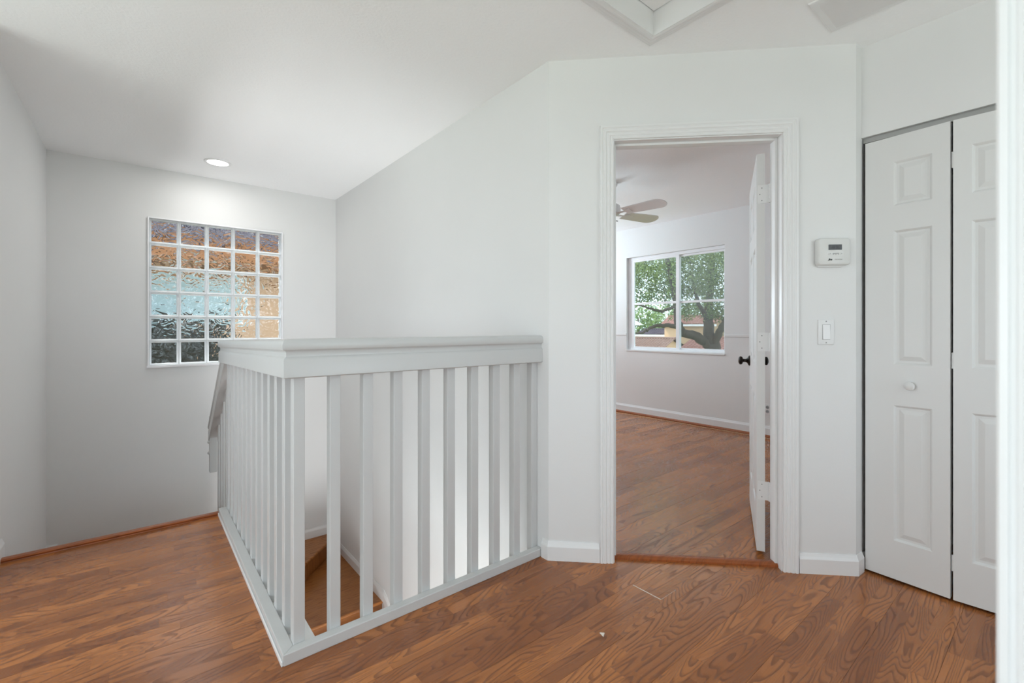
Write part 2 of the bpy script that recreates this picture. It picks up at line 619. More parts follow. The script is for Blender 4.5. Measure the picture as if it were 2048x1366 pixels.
strips.sort(key=score, reverse=True)
for s in strips[:298]:
    mb = MB()
    strip_mesh(mb, s)
    mb.build('plank', 'floor', fl)
mb = MB()
for s in strips[298:]:
    strip_mesh(mb, s)
o = mb.build('remaining_planks', 'floor', fl)
o['kind'] = 'stuff'
# pale worn joint near the bedroom doorway
MB().box(1.684, 1.6875, 1.083, 1.222, -0.002, 0.0006).build('worn_joint', 'chip', fl)
MB().box(1.6875, 1.80, 1.0818, 1.0828, -0.002, 0.0004).build('worn_joint', 'chip', fl)

# paint chip lying on the boards
tag(MB().prism([(1.318, 1.085), (1.337, 1.095), (1.324, 1.107)], 0.0003, 0.0035).build('paint_chip', 'chip'), 'tiny pale triangular paint chip lying on the floor boards', 'paint chip')

# stained strip under the bedroom doorway, stained nosing at the stair top
mb = MB(ANG)
mb.loft([[(x, 0.055 + a, b) for a, b in ((-0.024, 0), (-0.023, 0.009), (-0.016, 0.016), (0, 0.018), (0.016, 0.016), (0.023, 0.009), (0.024, 0))] for x in (0.322, 1.085)])
o = mb.build('trim_1', 'stain', smooth=True)
tag(o, 'reddish stained threshold strip across the bedroom doorway', 'threshold', kind='structure')

mb = MB()
mb.loft([[(x, SY1 + a, b) for a, b in ((-0.014, -0.005), (-0.010, 0.004), (-0.014, 0.012), (-0.008, 0.018), (0.012, 0.020), (0.030, 0.016), (0.038, 0.003), (0.038, -0.012), (0.03, -0.022), (0.0, -0.022), (0.0, -0.005))] for x in (WX_L + 0.001, 0.372)])
o = mb.build('trim_2', 'stain', smooth=True)
tag(o, 'stained rounded nosing along the top edge of the stairs', 'stair nosing', kind='structure')


# ------------------------------------------------------------------ baseboards
BASE = [(0, 0), (0.013, 0), (0.013, 0.066), (0.0115, 0.070), (0.008, 0.078), (0.0055, 0.086), (0.004, 0.091), (0, 0.091)]


def runs(mb, path, prof=BASE, z=0.0, closed=False):
    """profile (out, z) swept along a floor path; 'out' is to the left of the direction of travel"""
    n = len(path)
    P = [Vector((*q, 0)) if len(q) == 2 else Vector(q) for q in path]
    rings = []
    for i in range(n):
        d0 = (P[i] - P[i - 1]).to_2d().normalized() if i > 0 else None
        d1 = (P[i + 1] - P[i]).to_2d().normalized() if i < n - 1 else None
        d0 = d0 or d1
        d1 = d1 or d0
        n0, n1 = Vector((-d0.y, d0.x)), Vector((-d1.y, d1.x))
        mt = (n0 + n1)
        mt = mt / max(0.3, mt.dot(n0))
        rings.append([(P[i].x + mt.x * a, P[i].y + mt.y * a, P[i].z + z + b) for a, b in prof])
    mb.loft(rings)
    return mb


def base(name, mb, label, mat='trim'):
    return tag(mb.build(name, mat), label, 'baseboard', kind='structure')


def angp(t, d=0.0):
    v = ANG @ Vector((t, d, 0))
    return (v.x, v.y)


base('baseboard_angled_wall', runs(MB(), [angp(0.247), angp(0.0), (1.553, 1.66)]), 'white baseboard between the railing end and the bedroom doorway')
base('baseboard_closet_corner', runs(MB(), [(2.612, 0.6212), angp(1.407), angp(1.157)]), 'white baseboard below the switch, wrapping towards the closet')
base('baseboard_left_wall', runs(MB(), [(WX_L, 3.345), (WX_L, 2.9), (-0.65, 2.9)][::-1] and [(WX_L, 2.9), (WX_L, 3.345)][::-1]), 'white baseboard end on the wall at the stair top')
base('baseboard_bedroom', runs(MB(), [(BX, 0.80), (BX, 5.60)], [(a, b + 0.026) for a, b in BASE]), 'white baseboard under the bedroom window')
o = runs(MB(), [(BX, 0.80), (BX, 5.60)], [(0, 0), (0.026, 0), (0.0255, 0.010), (0.022, 0.019), (0.015, 0.026), (0.0132, 0.028), (0, 0.028)]).build('trim_3', 'stain')
tag(o, 'stained quarter round along the bedroom baseboard', 'quarter round', kind='structure')
# fine wall strip at chair-rail height under/along the bedroom window
o = MB().box(BX - 0.010, BX, by1 + 0.0, 5.60, 1.032, 1.062).box(BX - 0.010, BX, 0.80, by0, 1.032, 1.062).build('trim_4', 'wall', bevel=0.004)
tag(o, 'thin painted strip on the bedroom wall at sill height', 'wall strip', kind='structure')

# cable lying along the bedroom baseboard
pts = []
for i in range(60):
    yy = 1.0 + i * 0.075
    pts.append((BX - 0.065 - 0.018 * math.sin(yy * 2.1) - 0.02 * max(0, math.sin(yy * 5.3)) ** 3, yy, 0.0032))
tag(MB().tube(pts, 0.003, 6).build('cable', 'cable', smooth='all'), 'thin cream cable lying on the bedroom floor along the wall', 'cable')

# ------------------------------------------------------------------ bedroom doorway: jamb, casing
T0, T1, TZ = 0.318, 1.083, 2.037
CAS = [(0.005, 0), (0.005, 0.009), (0.009, 0.0115), (0.014, 0.0115), (0.017, 0.009), (0.020, 0.009), (0.023, 0.0125), (0.030, 0.0135), (0.034, 0.0105), (0.037, 0.0105), (0.041, 0.0150), (0.050, 0.0165), (0.053, 0.0135), (0.056, 0.0135), (0.059, 0.017), (0.068, 0.017), (0.070, 0.012), (0.070, 0)]


def casing(mb, t0, t1, zt, side=-1, y0=0.0):
    rings = []
    for (tt, zz, st, sz) in ((t0, 0, -1, 0), (t0, zt, -1, 1), (t1, zt, 1, 1), (t1, 0, 1, 0)):
        rings.append([(tt + st * w, y0 + side * d, zz + sz * w) for w, d in CAS])
    mb.loft(rings)
    return mb


tr5 = casing(MB(ANG), T0, T1, TZ).build('trim_5', 'trim')
tag(tr5, 'white fluted casing around the bedroom doorway', 'door casing', kind='structure')
casing(MB(ANG), T0, T1, TZ, 1, 0.115).build('back_casing', 'trim', tr5)
j = MB(ANG)
j.box(D0, T0, -0.001, 0.116, 0, TZ + 0.018).box(T1, D1, -0.001, 0.116, 0, TZ + 0.018).box(T0, T1, -0.001, 0.116, TZ, TZ + 0.018)
j.build('jamb', 'trim', tr5)
s = MB(ANG)
s.box(T0, T0 + 0.012, 0.040, 0.076, 0, TZ).box(T1 - 0.012, T1, 0.040, 0.076, 0, TZ).box(T0 + 0.012, T1 - 0.012, 0.040, 0.076, TZ - 0.012, TZ)
s.build('door_stop', 'trim', tr5, bevel=0.002)


# ------------------------------------------------------------------ panel doors
def panel_leaf(mb, w, h, th, cols, rows, z0=0.0, x0=0.0, both=True):
    """door leaf in local x (width), y (0 front .. th back), z; recessed raised panels"""
    xs = sorted(set([0, w] + [c for p in cols for c in p]))
    zs = sorted(set([0, h] + [c for p in rows for c in p]))
    for side in ((0, -1), (1, 1)) if both else ((0, -1),):
        yb = th if side[0] else 0.0
        sgn = -side[1]           # into the slab

        def P(x, d, z):
            return (x0 + x, yb + sgn * d, z0 + z)
        for i in range(len(xs) - 1):
            for k in range(len(zs) - 1):
                xa, xb, za, zb = xs[i], xs[i + 1], zs[k], zs[k + 1]
                if (xa, xb) in cols and (za, zb) in rows:
                    steps = [(0, 0), (0.004, 0.003), (0.009, 0.0085), (0.018, 0.0085), (0.034, 0.0030), (0.037, 0.0022)]
                    vs = []
                    for ins, dep in steps:
                        vs += [P(xa + ins, dep, za + ins), P(xb - ins, dep, za + ins), P(xb - ins, dep, zb - ins), P(xa + ins, dep, zb - ins)]
                    fs = []
                    for q in range(len(steps) - 1):
                        for e in range(4):
                            fs.append((q * 4 + e, q * 4 + (e + 1) % 4, q * 4 + 4 + (e + 1) % 4, q * 4 + 4 + e))
                    fs.append(tuple(len(vs) - 4 + e for e in range(4)))
                    mb.add(vs, fs)
                else:
                    mb.add([P(xa, 0, za), P(xb, 0, za), P(xb, 0, zb), P(xa, 0, zb)], [(0, 1, 2, 3)])
    if not both:
        mb.add([(x0, th, z0), (x0 + w, th, z0), (x0 + w, th, z0 + h), (x0, th, z0 + h)], [(0, 3, 2, 1)])
    for (xa, xb) in ((0, 0), (w, w)):
        mb.add([(x0 + xa, 0, z0), (x0 + xa, th, z0), (x0 + xa, th, z0 + h), (x0 + xa, 0, z0 + h)], [(0, 1, 2, 3)])
    for zz in (0, h):
        mb.add([(x0, 0, z0 + zz), (x0 + w, 0, z0 + zz), (x0 + w, th, z0 + zz), (x0, th, z0 + zz)], [(0, 1, 2, 3)])


def weld(o):
    bm = bmesh.new()
    bm.from_mesh(o.data)
    bmesh.ops.remove_doubles(bm, verts=bm.verts, dist=0.00005)
    bmesh.ops.recalc_face_normals(bm, faces=bm.faces)
    bm.to_mesh(o.data)
    bm.free()
    return o


# bedroom door: hung on the far side of the wall, swung about 110 degrees into the bedroom
PIV = ANG @ Vector((T1 + 0.001, 0.121, 0))
DOOR_DIR = R(64.3)                          # from +Y towards +X
DF = Matrix.Translation(PIV) @ Matrix.Rotation(R(90) - DOOR_DIR, 4, 'Z')   # x along the leaf, y = towards the window
d1 = empty('door_1', PIV, 'white bedroom door standing open, seen edge-on in its doorway', 'door', kind='structure')
DW, DH, DT = 0.755, 1.978, 0.037
mb = MB(DF @ Matrix.Translation((0.010, 0.020, 0.022)))
panel_leaf(mb, DW, DH, DT, [(0.11, 0.335), (0.425, 0.65)], [(0.20, 0.76), (0.93, 1.53), (1.64, 1.86)])
weld(mb.build('leaf', 'door', d1))
for zc in (0.325, 1.064, 1.798):
    hmb = MB(DF)
    hmb.box(0.0085, 0.0102, 0.0, 0.052, zc - 0.046, zc + 0.046)
    ho = hmb.build('hinge', 'trim', d1)
    km = MB(DF)
    for kk in range(5):
        km.lathe([(0.0058, -0.0455 + kk * 0.0183), (0.0058, -0.0285 + kk * 0.0183)], (0.0, 0.0, zc), seg=12)
    km.build('knuckle', 'trim', ho, smooth=True)
    MB(ANG).box(T1 - 0.002, T1 + 0.0005, 0.080, 0.117, zc - 0.046, zc + 0.046).build('jamb_plate', 'trim', ho)
    for (yy, zz) in ((0.034, 0.031), (0.043, 0.0), (0.034, -0.031)):
        MB(DF).lathe([(0.0032, 0.0), (0.0026, 0.0012)], (0.0086, yy, zc + zz), (-1, 0, 0), seg=10).build('screw', 'ink_grey', ho)
KX = 0.010 + DW - 0.065
for sgn in (1, -1):
    yb = 0.020 + DT if sgn > 0 else 0.020
    km = MB(DF)
    km.lathe([(0.0, 0.0), (0.032, 0.0), (0.033, 0.004), (0.029, 0.009), (0.020, 0.013), (0.0125, 0.018), (0.0095, 0.026), (0.0095, 0.036), (0.013, 0.040), (0.022, 0.043), (0.0265, 0.050), (0.0262, 0.057), (0.021, 0.063), (0.010, 0.0665), (0.0, 0.067)],
             (KX, yb, 0.925), (0, sgn, 0), seg=28, caps=False)
    km.build('knob', 'bronze', d1, smooth=True)
MB(DF).box(0.010 + DW - 0.001, 0.010 + DW + 0.001, 0.026, 0.050, 0.895, 0.955).build('latch_plate', 'bronze', d1)

# closet bifold
d2 = empty('door_2', (2.605, 0.30, 0.0), 'white bifold closet door with raised panels and a small round knob', 'door', kind='structure')
LW, LH, LT = 0.291, 1.978, 0.030
A0 = Vector((2.620, 0.6075, 0.012))
A1 = Vector((2.600, 0.3135, 0.012))
A2 = Vector((2.622, 0.0185, 0.012))
ROWS = [(0.172, 0.777), (0.958, 1.556), (1.667, 1.864)]
first = None
leaf_frames = []
for (pa, pb, nm) in ((A0, A1, 0), (A1 + Vector((0.0, -0.005, 0)), A2, 1)):
    d = (pb - pa)
    ang = math.atan2(d.y, d.x)
    F = Matrix.Translation(pa) @ Matrix.Rotation(ang, 4, 'Z')
    # local x along the leaf (towards -Y), local y = +X (into the closet)
    mb = MB(F)
    cols = [(0.105, 0.235)] if nm == 0 else [(0.055, 0.187)]
    panel_leaf(mb, LW, LH, LT, cols, ROWS, both=False)
    lo = weld(mb.build('leaf', 'door', d2))
    bv = lo.modifiers.new('bevel', 'BEVEL')
    bv.width = 0.0015
    bv.segments = 2
    bv.limit_method = 'ANGLE'
    bv.angle_limit = R(60)
    leaf_frames.append((F, lo))
F0, L0 = leaf_frames[0]
MB(F0).lathe([(0.008, 0.0), (0.008, 0.010), (0.0165, 0.013), (0.0185, 0.019), (0.0180, 0.025), (0.014, 0.0285), (0.006, 0.030), (0.0, 0.030)], (0.165, 0, 0.868), (0, -1, 0), seg=24, caps=False).build('knob', 'door', L0, smooth=True)
for zc in (1.83, 0.998, 0.16):
    h = MB().tube([(A1.x + 0.012, A1.y - 0.0025, zc - 0.033), (A1.x + 0.012, A1.y - 0.0025, zc + 0.033)], 0.0042, 10).build('hinge', 'trim', d2)
MB().box(2.632, 2.660, 0.012, 0.618, 1.997, 2.019).build('track', 'steel', d2)
MB().box(2.640, 2.652, 0.575, 0.600, 1.982, 2.004).build('roller', 'plastic', d2)
MB().box(2.628, 2.652, 0.611, 0.6205, 0.002, 0.085).build('pivot_bracket', 'steel', d2, bevel=0.001)

# ------------------------------------------------------------------ casing at the wall end beside the camera
NC = Matrix.Translation((0.735, 0.0, 0)) @ Matrix.Rotation(R(-90), 4, 'Z')   # local x -> -Y, local y -> +X
mb = MB(NC)
prof = [(-0.052, 0.0), (-0.052, 0.010), (-0.0495, 0.0125), (-0.043, 0.0125), (-0.0415, 0.0085), (-0.037, 0.0075), (-0.0355, 0.0095), (-0.032, 0.0105), (-0.030, 0.0075), (-0.026, 0.0075), (-0.022, 0.012), (0.0, 0.016), (0.012, 0.016), (0.014, 0.012), (0.014, 0.0)]
mb.loft([[(a, -b, z) for a, b in prof] for z in (0.0, CEIL)])
o = mb.build('trim_6', 'trim')
tag(o, 'white fluted casing on the wall end beside the closet hall', 'door casing', kind='structure')

# ------------------------------------------------------------------ thermostat and switch
th_o = ANG @ Vector((1.298, 0, 1.418))
th = empty('thermostat', th_o, 'white wall thermostat with a grey display on the angled wall', 'thermostat')


def rbox(mb, t0, t1, z0, z1, d0, d1, rad, inset=0.0, seg=5):
    """rounded slab on the angled wall, from depth d0 to d1 towards the hall; front face inset"""
    def ring(ins, d):
        pts = []
        for cx, cz, a0 in ((t1 - rad, z1 - rad, 0), (t0 + rad, z1 - rad, 90), (t0 + rad, z0 + rad, 180), (t1 - rad, z0 + rad, 270)):
            for k in range(seg + 1):
                a = R(a0 + 90 * k / seg)
                pts.append((cx + (rad - ins) * math.cos(a), -d, cz + (rad - ins) * math.sin(a)))
        return pts
    rings = [ring(0, d0), ring(0, d1 - (d1 - d0) * 0.3), ring(inset * 0.35, d1 - (d1 - d0) * 0.1), ring(inset, d1)]
    mb.loft(rings)
    return mb


rbox(MB(ANG), 1.236, 1.345, 1.4135, 1.46, 0.0, 0.012, 0.004).build('back_plate', 'plastic', th)
bo = rbox(MB(ANG), 1.228, 1.368, 1.420, 1.543, 0.004, 0.030, 0.013, 0.006).build('body', 'plastic', th, smooth=True)
rbox(MB(ANG), 1.272, 1.329, 1.4885, 1.513, 0.0295, 0.0306, 0.001).build('display', 'lcd', th)
MB(ANG).box(1.230, 1.366, -0.0265, -0.0262, 1.4795, 1.4805).build('cover_seam', 'ink_grey', th)
rbox(MB(ANG), 1.270, 1.336, 1.461, 1.4815, 0.0295, 0.0304, 0.002).build('button_panel', 'plastic', th)
for tc in (1.278, 1.327):
    b = MB(ANG).lathe([(0.006, 0.0), (0.0055, 0.0015)], (tc, -0.0304, 1.471), (0, -1, 0), seg=16).build('button', 'plastic', th)
    MB(ANG).box(tc - 0.0026, tc + 0.0026, -0.0323, -0.0318, 1.4704, 1.4716).box(tc - 0.0006, tc + 0.0006, -0.0323, -0.0318, 1.4684, 1.4736).build('plus_mark', 'ink_grey', b)
for q in range(5):
    MB(ANG).box(1.2905 + q * 0.0056, 1.2940 + q * 0.0056, -0.0312, -0.0303, 1.467 + (q % 2) * 0.002, 1.4745).build('small_key', 'ink_grey', th)


def text(name, body, mat, parent, mtx, size, shear=0.0, bold=0.0, ext=0.0002):
    cu = bpy.data.curves.new(name, 'FONT')
    cu.body = body
    cu.size = size
    cu.shear = shear
    cu.offset = bold
    cu.extrude = ext
    tmp = bpy.data.objects.new(name, cu)
    COL.objects.link(tmp)
    dg = bpy.context.evaluated_depsgraph_get()
    me = bpy.data.meshes.new_from_object(tmp.evaluated_get(dg))
    bpy.data.objects.remove(tmp)
    me.materials.clear()
    me.materials.append(M[mat])
    me.transform(mtx)
    cen = sum((v.co for v in me.vertices), Vector()) / max(1, len(me.vertices))
    me.transform(Matrix.Translation(-cen))
    o = bpy.data.objects.new(name, me)
    COL.objects.link(o)
    ORI[o] = cen
    o.parent = parent
    o.location = cen - ORI[parent]
    return o


UP = Matrix.Rotation(R(90), 4, 'X')
text('logo_lettering', 'Jlna', 'ink', th, ANG @ Matrix.Translation((1.271, -0.0304, 1.4415)) @ UP, 0.0115, 0.35, 0.0006)
text('model_lettering', 'thermostat', 'ink_grey', th, ANG @ Matrix.Translation((1.2985, -0.0304, 1.4435)) @ UP, 0.0072)
text('display_digits', '78 01', 'ink', th, ANG @ Matrix.Translation((1.281, -0.0309, 1.4935)) @ UP, 0.018)

sw_o = ANG @ Vector((1.2755, 0, 1.057))
sw = empty('light_switch', sw_o, 'white rocker light switch with two plate screws, below the thermostat', 'light switch')
rbox(MB(ANG), 1.241, 1.310, 1.057, 1.172, 0.0, 0.006, 0.003, 0.002).build('plate', 'trim', sw, smooth=True)
MB(ANG).box(1.2583, 1.2927, -0.0066, -0.0055, 1.0795, 1.1495).build('rocker_gap', 'ink_grey', sw)
mb = MB(ANG)
mb.add([(1.2597, -0.006, 1.081), (1.2913, -0.006, 1.081), (1.2913, -0.006, 1.148), (1.2597, -0.006, 1.148), (1.2597, -0.0115, 1.081), (1.2913, -0.0115, 1.081), (1.2913, -0.0075, 1.148), (1.2597, -0.0075, 1.148)],
       [(0, 3, 2, 1), (4, 5, 6, 7), (0, 1, 5, 4), (1, 2, 6, 5), (2, 3, 7, 6), (3, 0, 4, 7)])
mb.build('rocker', 'trim', sw, bevel=0.0008)
for zz in (1.0655, 1.1635):
    MB(ANG).lathe([(0.003, 0), (0.0026, 0.001)], (1.2755, -0.006, zz), (0, -1, 0), seg=12).build('screw', 'ink_grey', sw)

# ------------------------------------------------------------------ stair railing
rl = empty('stair_railing', (0.431, 1.72, 0.0), 'white painted wooden railing around the stairwell with square balusters', 'railing')
DROP = 0.040                                # the old top rail sags towards its far end


def sag(yv):
    return -DROP * max(0.0, (yv - 1.72)) / (3.27 - 1.72)


# moulded top rail: profile (out, z); out is measured from the baluster line
TOP = [(0.050, 0.962), (0.058, 0.966), (0.058, 1.026), (0.055, 1.031), (0.049, 1.036), (0.048, 1.050), (0.052, 1.056), (0.060, 1.060), (0.063, 1.068), (0.063, 1.078), (0.060, 1.088), (0.052, 1.0945), (0.040, 1.096)]
TOP = TOP + [(-a, b) for a, b in reversed(TOP)]
mb = MB()
rings = []
for (x, yv, ox, oy) in ((1.5525, 1.72, 0, -1), (0.431, 1.72, -1, -1)):
    rings.append([(x + ox * a, yv + oy * a, b) for a, b in TOP])
mb.loft(rings)
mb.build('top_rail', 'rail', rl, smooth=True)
mb = MB()
rings = []
for (x, yv, ox, oy) in ((0.431, 1.72, -1, -1), (0.431, 3.285, -1, 0)):
    rings.append([(x + ox * a, yv + oy * a, b + sag(yv)) for a, b in TOP])
mb.loft(rings)
mb.build('top_rail', 'rail', rl, smooth=True)

# bottom boards
mb = MB()
mb.prism([(0.372, 1.664), (1.552, 1.664), (1.552, 1.700), (0.412, 1.700)], 0.0, 0.039)
mb.build('bottom_rail', 'rail', rl, bevel=0.0025)
mb = MB()
mb.prism([(0.372, 1.664), (0.412, 1.700), (0.412, 3.275), (0.372, 3.275)], 0.0, 0.039)
mb.build('bottom_rail', 'rail', rl, bevel=0.0025)
MB().box(0.366, 0.3722, 1.666, 3.262, 0.0, 0.018).build('shoe_moulding', 'trim', rl, bevel=0.003)
# ledge and fascia boards of the stair opening
MB().box(0.412, 0.489, 1.70, 3.262, -0.012, 0.0035).box(0.4875, 0.4995, 1.737, 3.262, -0.32, 0.0).build('opening_fascia', 'trim', rl)
MB().box(0.489, 1.5525, 1.7355, 1.7475, -0.32, -0.002).build('opening_fascia', 'trim', rl)

BW = 0.038
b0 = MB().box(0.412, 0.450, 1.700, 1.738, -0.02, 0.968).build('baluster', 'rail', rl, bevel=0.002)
for i in range(1, 10):
    dx = 0.1235 * i
    dup(b0, (min(dx, 1.5525 - 0.450), 0, 0), rl)
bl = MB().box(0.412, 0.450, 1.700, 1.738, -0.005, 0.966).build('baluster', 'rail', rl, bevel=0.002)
bl_first = True
for i in range(1, 13):
    yy = 0.1265 * i
    if bl_first:
        bl_first = False
        bl.location.y += yy
        ORI[bl] = ORI[bl] + Vector((0, yy, 0))
        bl.location.z += sag(1.72 + yy)
        continue
    c = dup(bl, (0, yy - 0.1265, 0), rl)
    c.location.z += sag(1.72 + yy)

# raking rail that follows the stairs down from the end of the level rail
mb = MB()
slope = -0.785
RK = [(0.027, -0.145), (0.031, -0.141), (0.031, -0.062), (0.026, -0.055), (0.025, -0.040), (0.032, -0.034), (0.034, -0.020), (0.031, -0.006), (0.022, 0.0)]
RK = RK + [(-a, b) for a, b in reversed(RK)]
rings = []
for yv in (3.285, 4.11):
    zt = 1.056 + slope * (yv - 3.285)
    rings.append([(0.431 - a, yv, zt + b) for a, b in RK])
mb.loft(rings)
mb.build('raking_rail', 'rail', rl, smooth=True)
for k in range(5):
    yv = 3.40 + k * 0.1265
    zt = 1.056 + slope * (yv - 3.285) - 0.135
    zb = -0.19 if yv < 3.53 else (-0.38 if yv < 3.78 else -0.57)
    MB().box(0.440, 0.472, yv - 0.018, yv + 0.018, zb, zt).build('baluster', 'rail', rl, bevel=0.002)
MB().box(0.404, 0.452, 4.045, 4.095, 0.055, 0.47).build('drop_post', 'rail', rl, bevel=0.003)
for zz in (0.20, 0.28):
    MB().lathe([(0.011, 0.0), (0.011, 0.006), (0.008, 0.010), (0.0, 0.012)], (0.404, 4.07, zz), (-1, 0, 0), seg=14, caps=False).build('bolt_cap', 'rail', rl, smooth=True)

# ------------------------------------------------------------------ staircase
stc = empty('staircase', (0.5, 4.0, LOW), 'brown oak winder staircase turning down inside the stairwell', 'staircase')


def tread(poly, z, rnd):
    MB().prism(poly, z - 0.028, z, rnd).build('tread', 'oak', stc, bevel=0.010)


def riser(p0, p1, z0, z1, rnd, th=0.018):
    a, b = Vector(p0), Vector(p1)
    d = (b - a).normalized()
    n = Vector((-d.y, d.x)) * th
    MB().prism([tuple(a), tuple(b), tuple(b + n), tuple(a + n)], z0, z1, rnd).build('riser', 'oak', stc)


xi = 0.4995
tread([(WX_L, 3.285), (xi, 3.285), (xi, 3.555), (WX_L, 3.555)], -0.188, 0.3)
riser((WX_L, 3.262), (xi, 3.262), -0.19, -0.024, 0.6)
tread([(WX_L, 3.535), (xi, 3.535), (xi, 3.80), (WX_L, 3.80)], -0.377, 0.7)
riser((WX_L, 3.53), (xi, 3.53), -0.378, -0.216, 0.2)
tread([(WX_L, 3.775), (0.49, 3.775), (-0.47, 4.749), (WX_L, 4.749)], -0.565, 0.1)
riser((WX_L, 3.775), (0.49, 3.775), -0.566, -0.405, 0.2)
tread([(0.49, 3.79), (0.57, 3.79), (0.57, 4.749), (-0.47, 4.749)], -0.754, 0.9)
riser((0.48, 3.80), (-0.45, 4.749), -0.755, -0.593, 0.2)
tread([(0.57, 3.77), (0.64, 3.77), (1.552, 4.682), (1.552, 4.749), (0.57, 4.749)], -0.942, 0.15)
riser((0.57, 3.77), (0.57, 4.749), -0.943, -0.782, 0.2, -0.018)
riser((0.645, 3.80), (1.552, 4.707), -1.106, -0.970, 0.95, 0.018)
tread([(0.65, 3.815), (1.552, 4.717), (1.552, 3.575), (0.65, 3.575)], -1.106, 0.45)
zz = -1.106
for k in range(6):
    yv = 3.60 - 0.255 * k
    riser((0.65, yv), (1.552, yv), zz - 0.18, zz - 0.028, 0.8)
    zz -= 0.18
    tread([(0.65, yv - 0.28), (1.552, yv - 0.28), (1.552, yv), (0.65, yv)], zz, random.random())
MB().box(WX_L, 0.57, 3.30, 4.749, -2.4, -0.80).build('soffit', 'wall', stc)
MB().box(0.57, 0.65, 1.75, 3.77, LOW, -0.34).build('partition', 'wall', stc)
SK = [(0, 0), (0.013, 0), (0.013, 0.068), (0.010, 0.078), (0.0055, 0.089), (0.0045, 0.095), (0, 0.095)]
runs(MB(), [(WX_M, 3.50, -1.135), (WX_M, 3.555, -1.108), (WX_M, 4.66, -1.106)], SK).build('skirt_board', 'trim', stc)
zq = [(WX_M, 3.50 - 0.1 * k, -1.135 - 0.0706 * k) for k in range(14)]
runs(MB(), [zq[-1], zq[0]], SK).build('skirt_board', 'trim', stc)
runs(MB(), [(WX_M, WY_B, -0.942), (0.585, WY_B, -0.942)], SK).build('skirt_board', 'trim', stc)
runs(MB(), [(0.56, WY_B, -0.754), (-0.46, WY_B, -0.754)], SK).build('skirt_board', 'trim', stc)
runs(MB(), [(-0.47, WY_B, -0.565), (WX_L, WY_B, -0.565), (WX_L, 3.80, -0.565)], SK).build('skirt_board', 'trim', stc)
tag(MB().box(-0.65, 1.673, 0.40, 4.87, LOW - 0.1, LOW).build('floor_below', 'oak'), 'floor of the storey below the stairs', 'floor', kind='structure')

# ------------------------------------------------------------------ glass block window
w1 = empty('window_1', ((gx0 + gx1) / 2, 4.79, gz0), 'glass block window of five by six wavy blocks in the stairwell', 'window', kind='structure')
mb = MB()
fr = 0.010
mb.box(gx0, gx0 + fr, 4.735, 4.868, gz0, gz1).box(gx1 - fr, gx1, 4.735, 4.868, gz0, gz1).box(gx0 + fr, gx1 - fr, 4.735, 4.868, gz1 - fr, gz1).box(gx0 - 0.006, gx1 + 0.006, 4.728, 4.868, gz0 - 0.008, gz0 + fr)
mb.build('window_frame', 'vinyl', w1, bevel=0.002)
cw, ch = (gx1 - gx0 - 2 * fr) / 5, (gz1 - gz0 - 2 * fr) / 6
mb = MB()
for i in range(6):
    xx = gx0 + fr + cw * i
    mb.box(xx - 0.003, xx + 0.003, 4.765, 4.788, gz0 + fr, gz1 - fr)
for k in range(7):
    zz = gz0 + fr + ch * k
    mb.box(gx0 + fr, gx1 - fr, 4.766, 4.787, zz - 0.003, zz + 0.003)
mb.build('mortar', 'mortar', w1)


def block(x0, z0):
    mb = MB()
    a, e = 0.003, 0.0125
    y0, y1 = 4.758, 4.853
    X0, X1, Z0, Z1 = x0 + a, x0 + cw - a, z0 + a, z0 + ch - a
    rings = []
    for (ins, yv) in ((0.003, y0 + 0.016), (0.003, y0 + 0.004), (0.006, y0), (e, y0), (e + 0.003, y0 + 0.006), (e + 0.003, y0 + 0.030)):
        rings.append([(X0 + ins - 0.003, yv, Z0 + ins - 0.003), (X1 - ins + 0.003, yv, Z0 + ins - 0.003), (X1 - ins + 0.003, yv, Z1 - ins + 0.003), (X0 + ins - 0.003, yv, Z1 - ins + 0.003)])
    mb.loft(rings, True, False)
    return mb.build('glass_block', 'block_edge', w1)


g0 = block(gx0 + fr, gz0 + fr)
e = 0.0155
pn = MB().box(gx0 + fr + e, gx0 + fr + cw - e, 4.772, 4.784, gz0 + fr + e, gz0 + fr + ch - e).build('pane', 'block_glass', g0)
for k in range(6):
    for i in range(5):
        if i == 0 and k == 0:
            continue
        c = dup(g0, (cw * i, 0, ch * k), w1)
        dup(pn, (cw * i, 0, ch * k), c)

# ------------------------------------------------------------------ bedroom window
w2 = empty('window_2', (5.09, (by0 + by1) / 2, bz0), 'white sliding window with four panes in the bedroom', 'window', kind='structure')
mb = MB()
mb.box(BX - 0.012, 5.15, by0 - 0.006, by1 + 0.006, bz0 - 0.004, bz0 + 0.016)
mb.build('window_sill', 'trim', w2, bevel=0.002)
mb = MB()
x0, x1, f = 5.075, 5.150, 0.038
zb = bz0 + 0.016
mb.box(x0, x1, by0, by0 + f * 0.55, zb, bz1).box(x0, x1, by1 - f, by1, zb, bz1).box(x0, x1, by0 + f * 0.55, by1 - f, bz1 - f, bz1).box(x0, x1, by0 + f * 0.55, by1 - f, zb, zb + 0.022)
mb.build('window_frame', 'vinyl', w2, bevel=0.003)
ym = 3.035
zm = 1.447


def sash(y0, y1, xa, xb, s0, s1):
    mb = MB()
    zt, zl = bz1 - f, zb + 0.022
    mb.box(xa, xb, y0, y0 + s0, zl, zt).box(xa, xb, y1 - s1, y1, zl, zt).box(xa, xb, y0 + s0, y1 - s1, zt - 0.024, zt).box(xa, xb, y0 + s0, y1 - s1, zl, zl + 0.018)
    mb.box(xa, xb, y0 + s0, y1 - s1, zm - 0.014, zm + 0.014)
    so_ = mb.build('sash', 'vinyl', w2, bevel=0.002)
    xm = (xa + xb) / 2
    for (za, zc) in ((zl + 0.018, zm - 0.014), (zm + 0.014, zt - 0.024)):
        MB().box(xm - 0.002, xm + 0.002, y0 + s0, y1 - s1, za, zc).build('pane', 'pane', so_)
    return so_


